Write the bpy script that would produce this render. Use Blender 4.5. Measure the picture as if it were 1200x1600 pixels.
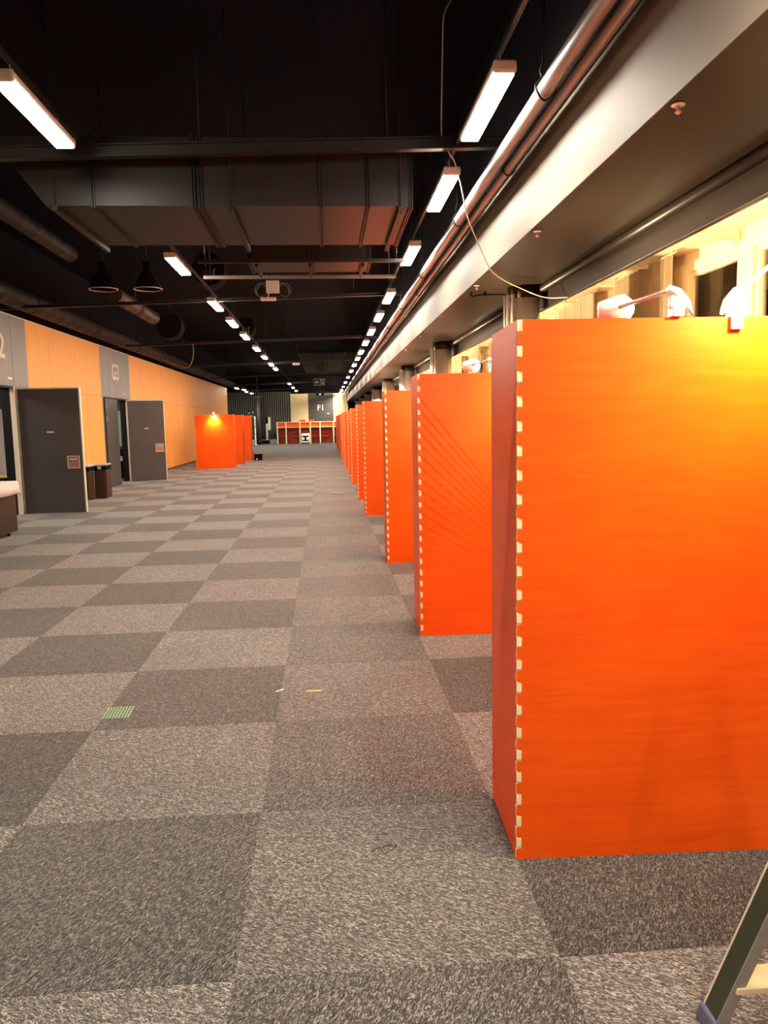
import bpy, bmesh, math, random
from mathutils import Vector, Matrix
random.seed(7)
PI = math.pi
for o in list(bpy.data.objects): bpy.data.objects.remove(o)
SC = bpy.context.scene
COL = SC.collection

# ------------------------------------------------------------------ camera
cam_d = bpy.data.cameras.new('camera'); cam = bpy.data.objects.new('camera', cam_d); COL.objects.link(cam)
SC.camera = cam
cam_d.sensor_fit = 'VERTICAL'; cam_d.sensor_height = 36.0; cam_d.sensor_width = 27.0
cam_d.lens = 1193.616/1600*36.0
cam_d.clip_start = 0.05; cam_d.clip_end = 200
R_right = Vector((0.996915, -0.076051, -0.01942)); R_down = Vector((-0.028259, -0.116928, -0.992738)); R_fwd = Vector((0.073228, 0.990224, -0.118717))
cam.matrix_world = Matrix(((R_right.x, -R_down.x, -R_fwd.x, 0), (R_right.y, -R_down.y, -R_fwd.y, 0), (R_right.z, -R_down.z, -R_fwd.z, 1.66024), (0, 0, 0, 1)))

# ------------------------------------------------------------------ world, exposure
w = bpy.data.worlds.new('night'); SC.world = w; w.use_nodes = True
w.node_tree.nodes['Background'].inputs[0].default_value = (0.010, 0.008, 0.012, 1)
w.node_tree.nodes['Background'].inputs[1].default_value = 0.35
SC.view_settings.view_transform = 'Standard'; SC.view_settings.look = 'None'
SC.view_settings.exposure = 1.55; SC.view_settings.gamma = 1.0; SC.view_settings.use_curve_mapping = False
BATTEN_STRENGTH = 62.0
BATTEN_COLOUR = (1.0, 0.90, 0.76)
LAMP_WATTS = 42.0
LAMP_BACK_WATTS = 420.0
LAMP_COLOUR = (1.0, 0.76, 0.42)

# ------------------------------------------------------------------ materials
def mat(name, col=(.5, .5, .5), rough=.5, metal=0.0, spec=.5, emit=None, estr=0):
    m = bpy.data.materials.new(name); m.use_nodes = True
    b = m.node_tree.nodes['Principled BSDF']
    b.inputs['Base Color'].default_value = (*col, 1); b.inputs['Roughness'].default_value = rough
    b.inputs['Metallic'].default_value = metal; b.inputs['Specular IOR Level'].default_value = spec
    if emit:
        b.inputs['Emission Color'].default_value = (*emit, 1); b.inputs['Emission Strength'].default_value = estr
    return m
def N(m, t, **kw):
    n = m.node_tree.nodes.new(t)
    for k, v in kw.items():
        if k in ('operation', 'blend_type', 'data_type', 'noise_dimensions', 'wave_type', 'bands_direction', 'feature'): setattr(n, k, v)
    return n
def L(m, a, b): m.node_tree.links.new(a, b)
def grain(name, c1, c2, scale, rough, detail=3, bump=0.0, coord='Object', rvar=0, spec=.5, metal=0):
    """base colour wandering between two tones along stretched noise"""
    m = mat(name, c1, rough, metal, spec); b = m.node_tree.nodes['Principled BSDF']
    tc = N(m, 'ShaderNodeTexCoord'); mp = N(m, 'ShaderNodeMapping'); mp.inputs['Scale'].default_value = scale
    L(m, tc.outputs[coord], mp.inputs['Vector'])
    nz = N(m, 'ShaderNodeTexNoise'); nz.inputs['Scale'].default_value = 1.0; nz.inputs['Detail'].default_value = detail
    L(m, mp.outputs[0], nz.inputs['Vector'])
    cr = N(m, 'ShaderNodeValToRGB'); cr.color_ramp.elements[0].position = .3; cr.color_ramp.elements[1].position = .7
    cr.color_ramp.elements[0].color = (*c1, 1); cr.color_ramp.elements[1].color = (*c2, 1)
    L(m, nz.outputs[0], cr.inputs[0]); L(m, cr.outputs[0], b.inputs['Base Color'])
    if bump:
        bp = N(m, 'ShaderNodeBump'); bp.inputs['Strength'].default_value = bump; bp.inputs['Distance'].default_value = .004
        L(m, nz.outputs[0], bp.inputs['Height']); L(m, bp.outputs[0], b.inputs['Normal'])
    return m

def carpet_material():
    m = mat('carpet', (.2, .19, .18), .95, 0, .15); b = m.node_tree.nodes['Principled BSDF']
    b.inputs['Sheen Weight'].default_value = .22; b.inputs['Sheen Roughness'].default_value = .5
    def math_(op, a, bb=None, c=None):
        n = N(m, 'ShaderNodeMath', operation=op)
        for i, v in enumerate((a, bb, c)):
            if v is None: continue
            if isinstance(v, (int, float)): n.inputs[i].default_value = v
            else: L(m, v, n.inputs[i])
        return n.outputs[0]
    g = N(m, 'ShaderNodeNewGeometry'); s = N(m, 'ShaderNodeSeparateXYZ'); L(m, g.outputs['Position'], s.inputs[0])
    cx = math_('FLOOR', math_('ADD', s.outputs[0], 0.3212)); cy = math_('FLOOR', math_('SUBTRACT', s.outputs[1], 2.1412))
    par = math_('FLOORED_MODULO', math_('ADD', cx, cy), 2.0)
    # pile sheen painted into the colour: tile tones drawn closer in two walkway columns
    worn = math_('COMPARE', cx, 0.0, 0.5); sheen1 = math_('COMPARE', cx, -1.0, 0.5)  # column masks for the painted sheen, no real wear
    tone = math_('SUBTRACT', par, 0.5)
    k = math_('SUBTRACT', 1.0, math_('ADD', math_('MULTIPLY', worn, 0.7), math_('MULTIPLY', sheen1, 0.25)))
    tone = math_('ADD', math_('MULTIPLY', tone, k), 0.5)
    # pile direction turns by a quarter on every second tile
    rot = N(m, 'ShaderNodeMapping'); rot.inputs['Rotation'].default_value = (0, 0, .5); L(m, g.outputs['Position'], rot.inputs['Vector'])
    s = N(m, 'ShaderNodeSeparateXYZ'); L(m, rot.outputs[0], s.inputs[0])
    ca = N(m, 'ShaderNodeCombineXYZ'); L(m, math_('MULTIPLY', s.outputs[0], 52.0), ca.inputs[0]); L(m, math_('MULTIPLY', s.outputs[1], 165.0), ca.inputs[1])
    cb = N(m, 'ShaderNodeCombineXYZ'); L(m, math_('MULTIPLY', s.outputs[0], 165.0), cb.inputs[0]); L(m, math_('MULTIPLY', s.outputs[1], 52.0), cb.inputs[1])
    mx = N(m, 'ShaderNodeMix', data_type='VECTOR'); L(m, par, mx.inputs[0]); L(m, ca.outputs[0], mx.inputs[4]); L(m, cb.outputs[0], mx.inputs[5])
    vec = mx.outputs[1]
    n1 = N(m, 'ShaderNodeTexNoise'); n1.inputs['Scale'].default_value = 1.0; n1.inputs['Detail'].default_value = 2.5; n1.inputs['Distortion'].default_value = 1.6; L(m, vec, n1.inputs['Vector'])
    fl = N(m, 'ShaderNodeValToRGB'); e = fl.color_ramp.elements; e[0].position = .42; e[0].color = (0, 0, 0, 1); e[1].position = .64; e[1].color = (1, 1, 1, 1)
    mid = e.new(.53); mid.color = (.20, .20, .20, 1)
    L(m, n1.outputs[0], fl.inputs[0])
    n2 = N(m, 'ShaderNodeTexNoise'); n2.inputs['Scale'].default_value = 1.3; n2.inputs['Detail'].default_value = 3; L(m, g.outputs['Position'], n2.inputs['Vector'])
    lo = N(m, 'ShaderNodeMix', data_type='RGBA'); L(m, tone, lo.inputs[0]); lo.inputs[6].default_value = (.062, .057, .052, 1); lo.inputs[7].default_value = (.017, .0155, .0145, 1)
    hi = N(m, 'ShaderNodeMix', data_type='RGBA'); L(m, tone, hi.inputs[0]); hi.inputs[6].default_value = (.60, .565, .52, 1); hi.inputs[7].default_value = (.27, .25, .23, 1)
    c = N(m, 'ShaderNodeMix', data_type='RGBA'); L(m, fl.outputs[0], c.inputs[0]); L(m, lo.outputs[2], c.inputs[6]); L(m, hi.outputs[2], c.inputs[7])
    wr = N(m, 'ShaderNodeMix', data_type='RGBA', blend_type='MULTIPLY'); wr.inputs[0].default_value = .35
    L(m, c.outputs[2], wr.inputs[6]); L(m, n2.outputs[0], wr.inputs[7]); L(m, wr.outputs[2], b.inputs['Base Color'])
    bp = N(m, 'ShaderNodeBump'); bp.inputs['Strength'].default_value = .6; bp.inputs['Distance'].default_value = .006
    L(m, n1.outputs[0], bp.inputs['Height']); L(m, bp.outputs[0], b.inputs['Normal'])
    return m

def board_material():
    m = mat('stained plywood', (.86, .115, .006), .40, 0, .28); b = m.node_tree.nodes['Principled BSDF']
    tc = N(m, 'ShaderNodeTexCoord'); mp = N(m, 'ShaderNodeMapping'); mp.inputs['Scale'].default_value = (2.2, 2.2, 26)
    L(m, tc.outputs['Object'], mp.inputs['Vector'])
    n1 = N(m, 'ShaderNodeTexNoise'); n1.inputs['Scale'].default_value = 1; n1.inputs['Detail'].default_value = 5; n1.inputs['Distortion'].default_value = 1.4; L(m, mp.outputs[0], n1.inputs['Vector'])
    n2 = N(m, 'ShaderNodeTexNoise'); n2.inputs['Scale'].default_value = 1.7; n2.inputs['Detail'].default_value = 2; L(m, tc.outputs['Object'], n2.inputs['Vector'])
    ad = N(m, 'ShaderNodeMath', operation='ADD'); L(m, n1.outputs[0], ad.inputs[0]); L(m, n2.outputs[0], ad.inputs[1])
    cr = N(m, 'ShaderNodeValToRGB'); e = cr.color_ramp.elements
    e[0].position = .36; e[0].color = (.82, .078, .0015, 1); e[1].position = .66; e[1].color = (.94, .112, .0020, 1)
    h = N(m, 'ShaderNodeMath', operation='MULTIPLY'); h.inputs[1].default_value = .5; L(m, ad.outputs[0], h.inputs[0])
    L(m, h.outputs[0], cr.inputs[0]); L(m, cr.outputs[0], b.inputs['Base Color'])
    return m

M = {}
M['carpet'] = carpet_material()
M['board'] = board_material()
M['edge'] = grain('plywood edge', (.90, .76, .46), (.80, .64, .36), (4, 4, 60), .6)
M['orange'] = grain('birch veneer', (.95, .40, .082), (1.0, .47, .112), (9, 9, .7), .5, 4, spec=.25)
M['grey'] = grain('grey wall laminate', (.255, .235, .215), (.29, .265, .24), (6, 6, .6), .5)
M['door'] = grain('charcoal laminate', (.058, .052, .050), (.072, .064, .060), (2, 2, 2), .45)
M['cream'] = mat('cream lacquer', (.82, .74, .58), .5)
M['black'] = mat('matt black', (.004, .0028, .004), .85, 0, .1)
M['ceil'] = grain('black painted deck', (.0022, .0017, .0034), (.0034, .0026, .0048), (.5, .5, .5), .9, spec=.06)
M['steel_dark'] = mat('dark steel', (.009, .0072, .0075), .55, .1, .3)
M['duct'] = grain('dark galvanised duct', (.0105, .0080, .0074), (.0150, .0112, .0098), (3, 3, 9), .5, spec=.3)
M['spiral'] = mat('spiral duct', (.012, .0085, .0062), .6, 0, .25)
M['copperdark'] = mat('rose metal recess', (.36, .22, .15), .4, .3)
M['copper'] = mat('rose metal', (.60, .38, .28), .4, .2)
M['fascia'] = grain('beige fascia paint', (.128, .104, .079), (.146, .119, .091), (.6, .25, .5), .6, spec=.25)
M['soffit'] = grain('brown gloss soffit', (.014, .0088, .0062), (.018, .0114, .008), (.5, .3, .5), .42, spec=.14)
M['downstand'] = grain('taupe gloss downstand', (.012, .0088, .0082), (.015, .011, .010), (.8, .2, .8), .35, spec=.16)
M['chrome'] = mat('polished steel', (.86, .80, .72), .24, .5)
M['pipe'] = mat('grey painted pipe', (.17, .155, .14), .35, .1)
M['white'] = mat('white enamel', (.85, .83, .80), .4)
M['whitemetal'] = mat('white lamp metal', (.80, .78, .74), .3, .2)
M['lightbody'] = mat('batten body', (.60, .50, .44), .45)
M['diffuser'] = mat('batten diffuser', (.9, .9, .9), .5, emit=BATTEN_COLOUR, estr=BATTEN_STRENGTH)
M['panel_light'] = mat('room light panel', (.9, .9, .9), .5, emit=(1, .92, .80), estr=26)
M['bulb'] = mat('lamp lens', (.9, .85, .7), .4, emit=(1, .86, .58), estr=70)
M['winframe'] = mat('cream window paint', (.80, .66, .42), .4)
M['recess'] = mat('cream recess paint', (.80, .62, .40), .5)
M['curtain'] = grain('sheer curtain', (.80, .66, .46), (.90, .76, .56), (22, 22, .4), .8)
M['brown'] = mat('brown plastic', (.040, .020, .012), .45, 0, .3)
M['cloth'] = mat('pale pink cloth', (.80, .68, .62), .8)
M['yellowpanel'] = grain('pale yellow panel', (.86, .72, .40), (.90, .77, .46), (1, 1, 1), .55)
M['ribbed'] = mat('grey ribbed cladding', (.15, .142, .12), .6)
M['green'] = grain('dark green stile', (.030, .042, .018), (.040, .052, .024), (20, 20, 8), .4)
M['alu'] = grain('worn aluminium', (.42, .40, .36), (.50, .47, .41), (14, 14, 30), .4, metal=.4)
M['bluefoot'] = mat('blue grey rubber', (.11, .12, .20), .6)
M['tread'] = grain('cream tread paint', (.82, .72, .46), (.66, .44, .18), (7, 7, 7), .5, 2)
M['silver'] = mat('silver band', (.72, .70, .68), .3, .5)
M['letter'] = mat('pale lettering', (.80, .70, .58), .6)
M['signwhite'] = mat('sign white', (.82, .86, .80), .5)
M['signgreen'] = mat('sign dark green', (.010, .030, .022), .4)
M['shelfin'] = grain('red stained wood', (.42, .030, .008), (.50, .045, .012), (2, 2, 12), .35)
M['cable'] = mat('pale cable', (.62, .54, .42), .5)
M['leaf'] = grain('plant green', (.045, .075, .022), (.10, .13, .05), (8, 8, 8), .5)
M['dot'] = mat('green mesh', (.40, .66, .34), .6)
M['yellowtape'] = mat('yellow tape', (.80, .55, .08), .6)
M['boardgreen'] = mat('pale green board', (.42, .58, .42), .4)
M['valance'] = grain('dark valance', (.10, .082, .072), (.14, .115, .10), (16, 16, .5), .8)
gm = bpy.data.materials.new('window glass'); gm.use_nodes = True; nt = gm.node_tree; nt.nodes.remove(nt.nodes['Principled BSDF'])
tr = nt.nodes.new('ShaderNodeBsdfTransparent'); gl = nt.nodes.new('ShaderNodeBsdfGlossy'); gl.inputs['Roughness'].default_value = .02
fr = nt.nodes.new('ShaderNodeFresnel'); fr.inputs[0].default_value = 1.9; ms = nt.nodes.new('ShaderNodeMixShader')
nt.links.new(fr.outputs[0], ms.inputs[0]); nt.links.new(tr.outputs[0], ms.inputs[1]); nt.links.new(gl.outputs[0], ms.inputs[2])
nt.links.new(ms.outputs[0], nt.nodes['Material Output'].inputs[0]); M['glass'] = gm

# ------------------------------------------------------------------ mesh helpers
def BM(): return bmesh.new()
def box(bm, x0, x1, y0, y1, z0, z1, mi=0, mtx=None):
    vs = [bm.verts.new(v) for v in ((x0, y0, z0), (x1, y0, z0), (x1, y1, z0), (x0, y1, z0), (x0, y0, z1), (x1, y0, z1), (x1, y1, z1), (x0, y1, z1))]
    fs = [bm.faces.new([vs[i] for i in f]) for f in ((3, 2, 1, 0), (4, 5, 6, 7), (0, 1, 5, 4), (1, 2, 6, 5), (2, 3, 7, 6), (3, 0, 4, 7))]
    for f in fs: f.material_index = mi
    if mtx is not None: bmesh.ops.transform(bm, matrix=mtx, verts=vs)
    return vs, fs
def bbox(bm, x0, x1, y0, y1, z0, z1, bev=.01, seg=2, mtx=None):
    t = BM(); box(t, x0, x1, y0, y1, z0, z1)
    bmesh.ops.bevel(t, geom=t.edges[:], offset=bev, segments=seg, affect='EDGES', profile=.5)
    if mtx is not None: bmesh.ops.transform(t, matrix=mtx, verts=t.verts)
    me = bpy.data.meshes.new('t'); t.to_mesh(me); t.free(); bm.from_mesh(me); bpy.data.meshes.remove(me)
def tube(bm, pts, r, n=10, caps=True, radii=None):
    pts = [Vector(p) for p in pts]; rings = []
    for i, p in enumerate(pts):
        d = (pts[min(i+1, len(pts)-1)] - pts[max(i-1, 0)]).normalized()
        up = Vector((0, 0, 1)) if abs(d.z) < .9 else Vector((0, 1, 0))
        u = d.cross(up).normalized(); v = d.cross(u).normalized(); rr = radii[i] if radii else r
        rings.append([bm.verts.new(p + u*math.cos(2*PI*k/n)*rr + v*math.sin(2*PI*k/n)*rr) for k in range(n)])
    for a, b in zip(rings, rings[1:]):
        for k in range(n):
            f = bm.faces.new((a[k], a[(k+1) % n], b[(k+1) % n], b[k])); f.smooth = True
    if caps and n > 2:
        bm.faces.new(rings[0][::-1]); bm.faces.new(rings[-1])
def lathe(bm, prof, n=24, c=(0, 0, 0), axis='z'):
    rings = []
    for r, z in prof:
        ring = []
        for k in range(n):
            a = 2*PI*k/n; x, y = r*math.cos(a), r*math.sin(a)
            p = (x, y, z) if axis == 'z' else (x, z, y)
            ring.append(bm.verts.new((c[0]+p[0], c[1]+p[1], c[2]+p[2])))
        rings.append(ring)
    for a, b in zip(rings, rings[1:]):
        for k in range(n): bm.faces.new((a[k], a[(k+1) % n], b[(k+1) % n], b[k])).smooth = True
    bm.faces.new(rings[0][::-1]); bm.faces.new(rings[-1])
def spline(pts, sub=6):
    P = [Vector(p) for p in pts]; out = []
    for i in range(len(P)-1):
        a, b, c, d = P[max(i-1, 0)], P[i], P[i+1], P[min(i+2, len(P)-1)]
        for k in range(sub):
            t = k/sub
            out.append(.5*((2*b) + (c-a)*t + (2*a-5*b+4*c-d)*t*t + (3*b-a-3*c+d)*t**3))
    out.append(P[-1]); return out
def obj(name, bm, m, parent=None, loc=None, recalc=True):
    if recalc: bmesh.ops.recalc_face_normals(bm, faces=bm.faces[:])
    me = bpy.data.meshes.new(name); bm.to_mesh(me); bm.free()
    for mm in (m if isinstance(m, (list, tuple)) else [m]): me.materials.append(M[mm])
    o = bpy.data.objects.new(name, me); COL.objects.link(o)
    if parent: o.parent = parent
    if loc: o.location = loc
    return o
def inst(name, me, parent, loc, rot=(0, 0, 0)):
    o = bpy.data.objects.new(name, me); COL.objects.link(o); o.parent = parent; o.location = loc; o.rotation_euler = rot; return o
def tag(o, label, cat, group=None, kind=None):
    o['label'] = label; o['category'] = cat
    if group: o['group'] = group
    if kind: o['kind'] = kind
    return o
def thing(name, label, cat, loc=(0, 0, 0), rz=0, group=None):
    o = bpy.data.objects.new(name, None); COL.objects.link(o); o.empty_display_size = .1
    o.location = loc; o.rotation_euler = (0, 0, rz); return tag(o, label, cat, group)
def structure(name, bm=None, m=None, loc=None, label=None):
    if bm is None:
        o = bpy.data.objects.new(name, None); COL.objects.link(o)
        if loc: o.location = loc
    else: o = obj(name, bm, m, None, loc)
    o['kind'] = 'structure'
    if label: o['label'] = label
    return o
def dup(root, loc, rz=None, label=None):
    r = root.copy(); COL.objects.link(r); r.location = loc
    if rz is not None: r.rotation_euler = (0, 0, rz)
    if label: r['label'] = label
    for ch in list(root.children):
        c = ch.copy(); COL.objects.link(c); c.parent = r
        for g in list(ch.children):
            d = g.copy(); COL.objects.link(d); d.parent = c
    return r
def text(name, s, size, m, parent, mtx, extrude=.004):
    cu = bpy.data.curves.new(name, 'FONT'); cu.body = s; cu.size = size; cu.extrude = extrude; cu.offset = .011; cu.align_x = 'CENTER'; cu.align_y = 'CENTER'; cu.resolution_u = 4
    to = bpy.data.objects.new('tmp', cu); COL.objects.link(to)
    dg = bpy.context.evaluated_depsgraph_get(); me = bpy.data.meshes.new_from_object(to.evaluated_get(dg))
    bpy.data.objects.remove(to); me.materials.clear(); me.materials.append(M[m]); me.transform(mtx)
    o = bpy.data.objects.new(name, me); COL.objects.link(o); o.parent = parent; return o

X0, Y0 = -0.3212, 2.1412          # corner of one carpet tile
XW, XR = -5.85, 4.20              # left wall face, window wall face
YE = 62.0                         # end wall
CZ = 5.3                          # deck above
ORD = ['first', 'second', 'third', 'fourth', 'fifth', 'sixth', 'seventh', 'eighth', 'ninth', 'tenth', 'eleventh', 'twelfth', 'thirteenth', 'fourteenth', 'fifteenth', 'sixteenth', 'seventeenth', 'eighteenth']

# ------------------------------------------------------------------ floor with its carpet tiles
bm = BM(); yb = Y0 + 18
box(bm, -13, 4.6, -5, yb, -.06, -.012); box(bm, -13, 4.6, yb, YE+.3, -.06, 0)
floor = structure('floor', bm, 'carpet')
bm = BM(); box(bm, -.4996, .4996, -.4996, .4996, -.012, 0)
top = [e for e in bm.edges if all(v.co.z > -.001 for v in e.verts)]
bmesh.ops.bevel(bm, geom=top, offset=.0008, segments=1, affect='EDGES')
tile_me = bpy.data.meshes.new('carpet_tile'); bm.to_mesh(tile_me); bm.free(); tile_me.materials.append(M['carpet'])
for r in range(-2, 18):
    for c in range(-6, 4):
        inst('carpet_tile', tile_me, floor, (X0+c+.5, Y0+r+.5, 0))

# ------------------------------------------------------------------ deck, roof beams
bm = BM(); box(bm, -13, 4.6, -5, YE+.3, CZ, CZ+.1); ceiling = structure('ceiling', bm, 'ceil')
bm = BM()
for k in range(70): box(bm, -1.3+k*.12, -1.3+k*.12+.05, 40, 56, CZ-.12, CZ-.0)
rb = obj('deck_rib', bm, 'steel_dark', ceiling); rb['kind'] = 'stuff'

# ------------------------------------------------------------------ left wall: veneer and grey panels
wall_left = structure('wall_left')
G2, G3 = (12.6, 15.12), (20.95, 23.55)            # door openings along Y
bm = BM()
ys = [-5, G2[0], G2[1], G3[0], G3[1], 47.0]
for a, b in ((ys[0], ys[1]), (ys[2], ys[3]), (ys[4], ys[5])): box(bm, XW-.22, XW-.03, a, b, 0, 3.76)
for a, b in (G2, G3): box(bm, XW-.22, XW-.03, a, b, 2.44, 3.76)
box(bm, -13, XW-.03, 46.85, 47.0, 0, 3.76)
obj('wall_core', bm, 'black', wall_left)
bm = BM(); box(bm, XW-.22, XW-.03, -5, 47, 3.76, CZ); box(bm, -13, XW-.22, 46.85, 47, 3.76, CZ); obj('upper_wall', bm, 'black', wall_left)
def wallpanels(y0, y1, step, m, z0=0.0, zsplit=2.44, skip_low=None):
    n = max(1, round((y1-y0)/step)); st = (y1-y0)/n
    for i in range(n):
        a, b = y0+i*st+.003, y0+(i+1)*st-.003
        d = random.uniform(-.002, .002)
        for (za, zb) in ((z0+.005, zsplit-.003), (zsplit+.003, 3.755)):
            if za < 1 and skip_low and b > skip_low[0]+.02 and a < skip_low[1]-.02: continue
            bm = BM(); box(bm, XW-.03, XW+d, a, b, za, zb); obj('wall_panel', bm, m, wall_left)
wallpanels(-4.9, 11.4, 1.2, 'orange')
wallpanels(11.4, 12.6, .6, 'grey'); wallpanels(G2[0], G2[1], .63, 'grey', skip_low=G2); wallpanels(15.12, 15.86, .74, 'grey')
wallpanels(15.86, 20.86, 1.2, 'orange')
bm = BM(); box(bm, XW-.03, XW, 20.863, G3[0], .005, 3.755); obj('wall_panel', bm, 'grey', wall_left)
wallpanels(G3[0], G3[1], .65, 'grey', skip_low=G3)
bm = BM(); box(bm, XW-.03, XW, G3[1]+.003, 23.84, .005, 3.755); obj('wall_panel', bm, 'grey', wall_left)
wallpanels(23.84, 47.0, 1.2, 'orange')
bm = BM(); box(bm, XW-.03, XW+.012, -5, 47, 3.757, 3.775); structure('trim_1', bm, 'cream')
RY = Matrix.Rotation(PI/2, 4, 'Z') @ Matrix.Rotation(PI/2, 4, 'X')     # text lying in a wall facing +X
text('lettering', 'G3', .62, 'letter', wall_left, Matrix.Translation((XW+.006, 22.28, 3.13)) @ RY)
text('lettering', 'G2', .62, 'letter', wall_left, Matrix.Translation((XW+.006, 14.42, 3.13)) @ RY)
for y in (14.95, 23.1):
    bm = BM(); bbox(bm, XW, XW+.006, y-.10, y+.10, 2.56, 2.60, .002, 1); obj('name_strip', bm, 'white', wall_left)
bm = BM(); box(bm, XW, XW+.008, -5, G2[0], 0, .06); box(bm, XW, XW+.008, G2[1]+.05, G3[0]-.05, 0, .06); box(bm, XW, XW+.008, G3[1]+.05, 47, 0, .06)
structure('baseboard_left', bm, 'door')

# rooms seen through the two door openings
for i, (a, b) in enumerate((G2, G3)):
    r = structure('wall_back' if i == 0 else 'wall_side')
    bm = BM(); x0, x1 = -9.4, XW-.22
    box(bm, x0-.1, x0, a-1.5, b+2.0, 0, 3.0); box(bm, x0, x1, a-1.6, a-1.5, 0, 3.0); box(bm, x0, x1, b+2.0, b+2.1, 0, 3.0); box(bm, x0, x1, a-1.6, b+2.1, 3.0, 3.1)
    obj('room_shell', bm, 'valance', r)
    bm = BM(); box(bm, -7.9, -7.3, (a+b)/2+.2, (a+b)/2+.8, 2.97, 2.998); obj('ceiling_panel_light', bm, 'panel_light', r)
# door frames
def frame(n, a, b):
    t = structure('trim_%d' % n); bm = BM()
    box(bm, XW-.24, XW+.004, a-.0, a+.05, 0, 2.44); box(bm, XW-.24, XW+.004, a+.05, b-.05, 2.40, 2.44); box(bm, XW-.24, XW-.075, b-.05, b, 0, 2.40); obj('door_frame', bm, 'steel_dark', t)
    bm = BM(); box(bm, XW-.074, XW+.006, b-.05, b, 0, 2.44); obj('cream_jamb', bm, 'cream', t)
    return t
frame(2, *G2); frame(3, *G3)
def leaf(n, hinge, rz, wdt, label):
    d = structure('door_%d' % n, loc=hinge, label=label); d.rotation_euler = (0, 0, rz)
    bm = BM(); box(bm, 0, wdt, .008, .070, .012, 2.41); obj('door_core', bm, 'cream', d)
    bm = BM(); bbox(bm, .012, wdt-.022, 0, .0085, .014, 2.385, .002, 1); obj('door_face', bm, 'door', d)
    hx = wdt-.19
    bm = BM()
    for (a, b, c, e) in ((hx-.12, hx+.12, .86, .885), (hx-.12, hx+.12, 1.085, 1.11), (hx-.12, hx-.095, .885, 1.085), (hx+.095, hx+.12, .885, 1.085)): box(bm, a, b, -.012, 0, c, e)
    hp = obj('handle_plate', bm, 'copper', d)
    bm = BM(); box(bm, hx-.095, hx+.095, -.003, 0, .885, 1.085); obj('recess_plate', bm, 'copperdark', hp)
    bm = BM(); tube(bm, spline([(hx-.06, -.02, 1.04), (hx-.03, -.035, 1.035), (hx+.03, -.035, 1.035), (hx+.065, -.02, 1.04)]), .011, 8); obj('lever', bm, 'silver', hp)
    bm = BM(); bbox(bm, wdt/2-.07, wdt/2+.06, -.004, 0, 1.555, 1.578, .001, 1); obj('name_strip', bm, 'white', d)
    for z in (.25, 1.2, 2.15):
        bm = BM(); tube(bm, [(-.012, .03, z-.06), (-.012, .03, z+.06)], .012, 8); obj('hinge', bm, 'silver', d)
    return d
leaf(1, (-5.83, 15.15, 0), math.atan2(-.02, 1.18), 1.17, 'open charcoal door leaf with cream edge beneath the grey wall lettered G2')
leaf(2, (-5.81, 23.20, 0), math.atan2(.36, 1.0), 1.06, 'open charcoal door leaf with cream edge beneath the grey wall lettered G3')
# the closed leaf of G3, hinged on its near side
d3 = structure('door_3', loc=(-5.815, 21.0, 0), label='closed dark door leaf with small white hinges in the G3 opening')
bm = BM(); box(bm, -.06, 0, 0, 1.18, .012, 2.39); obj('door_face', bm, 'door', d3)
for z in (.35, 1.85, 2.2):
    bm = BM(); bbox(bm, 0, .012, .06, .085, z-.07, z+.07, .003, 1); obj('hinge', bm, 'silver', d3)
bm = BM(); bbox(bm, 0, .01, .04, .08, 1.25, 1.27, .002, 1); obj('latch', bm, 'silver', d3)

def curtain(name, y0, y1, x, z0, z1, amp, per, m, parent, ph=0.0):
    bm = BM(); n = max(8, int((y1-y0)/per*8)); cols = []
    for i in range(n+1):
        y = y0+(y1-y0)*i/n; a = 2*PI*(y-y0)/per+ph
        xx = x+amp*math.sin(a)+amp*.4*math.sin(a*.37+1)
        cols.append((bm.verts.new((xx, y, z0)), bm.verts.new((x+(xx-x)*.8, y, z1))))
    for a, b in zip(cols, cols[1:]): bm.faces.new((a[0], b[0], b[1], a[1])).smooth = True
    r = bmesh.ops.solidify(bm, geom=bm.faces[:], thickness=.004)
    return obj(name, bm, m, parent)
t = thing('drape', 'pale grey drape under a dark valance inside the G2 doorway', 'curtain', (-6.95, 16.85, 0), PI/2)
curtain('valance', -.75, .75, .10, 2.02, 2.9, .04, .26, 'valance', t); curtain('drape_cloth', -.75, .62, 0, .62, 2.05, .075, .34, 'cloth', t)
t = thing('stool', 'small table with a bright yellow top inside the G2 doorway', 'table', (-6.72, 16.2, 0))
bm = BM(); bbox(bm, -.3, .3, -.3, .3, .66, .70, .01); obj('table_top', bm, 'yellowtape', t)
for sx in (-1, 1):
    for sy in (-1, 1):
        bm = BM(); box(bm, sx*.24-.02, sx*.24+.02, sy*.24-.02, sy*.24+.02, 0, .66); obj('leg', bm, 'black', t)
t = thing('whiteboard', 'pale green board inside the narrow gap of the G3 doorway', 'board', (-6.95, 25.5, 0))
bm = BM(); box(bm, -.7, .9, 0, .04, 1.0, 2.1); obj('writing_surface', bm, 'boardgreen', t)
bm = BM(); box(bm, -.73, -.70, -.01, .05, 0, 2.14); box(bm, .90, .93, -.01, .05, 0, 2.14); box(bm, -.70, .90, -.01, .05, 2.1, 2.14); obj('board_frame', bm, 'alu', t)
t = thing('copier', 'black and white machine standing below the pale green board in G3', 'machine', (-6.72, 25.05, 0))
bm = BM(); bbox(bm, -.3, .3, -.25, .25, 0, .55, .02); obj('cabinet', bm, 'black', t)
bm = BM(); bbox(bm, -.28, .28, -.24, .24, .55, .70, .02); obj('tray', bm, 'white', t)
bm = BM(); bbox(bm, -.3, .3, -.25, .25, .70, .92, .03); obj('scanner_lid', bm, 'black', t)

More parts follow.
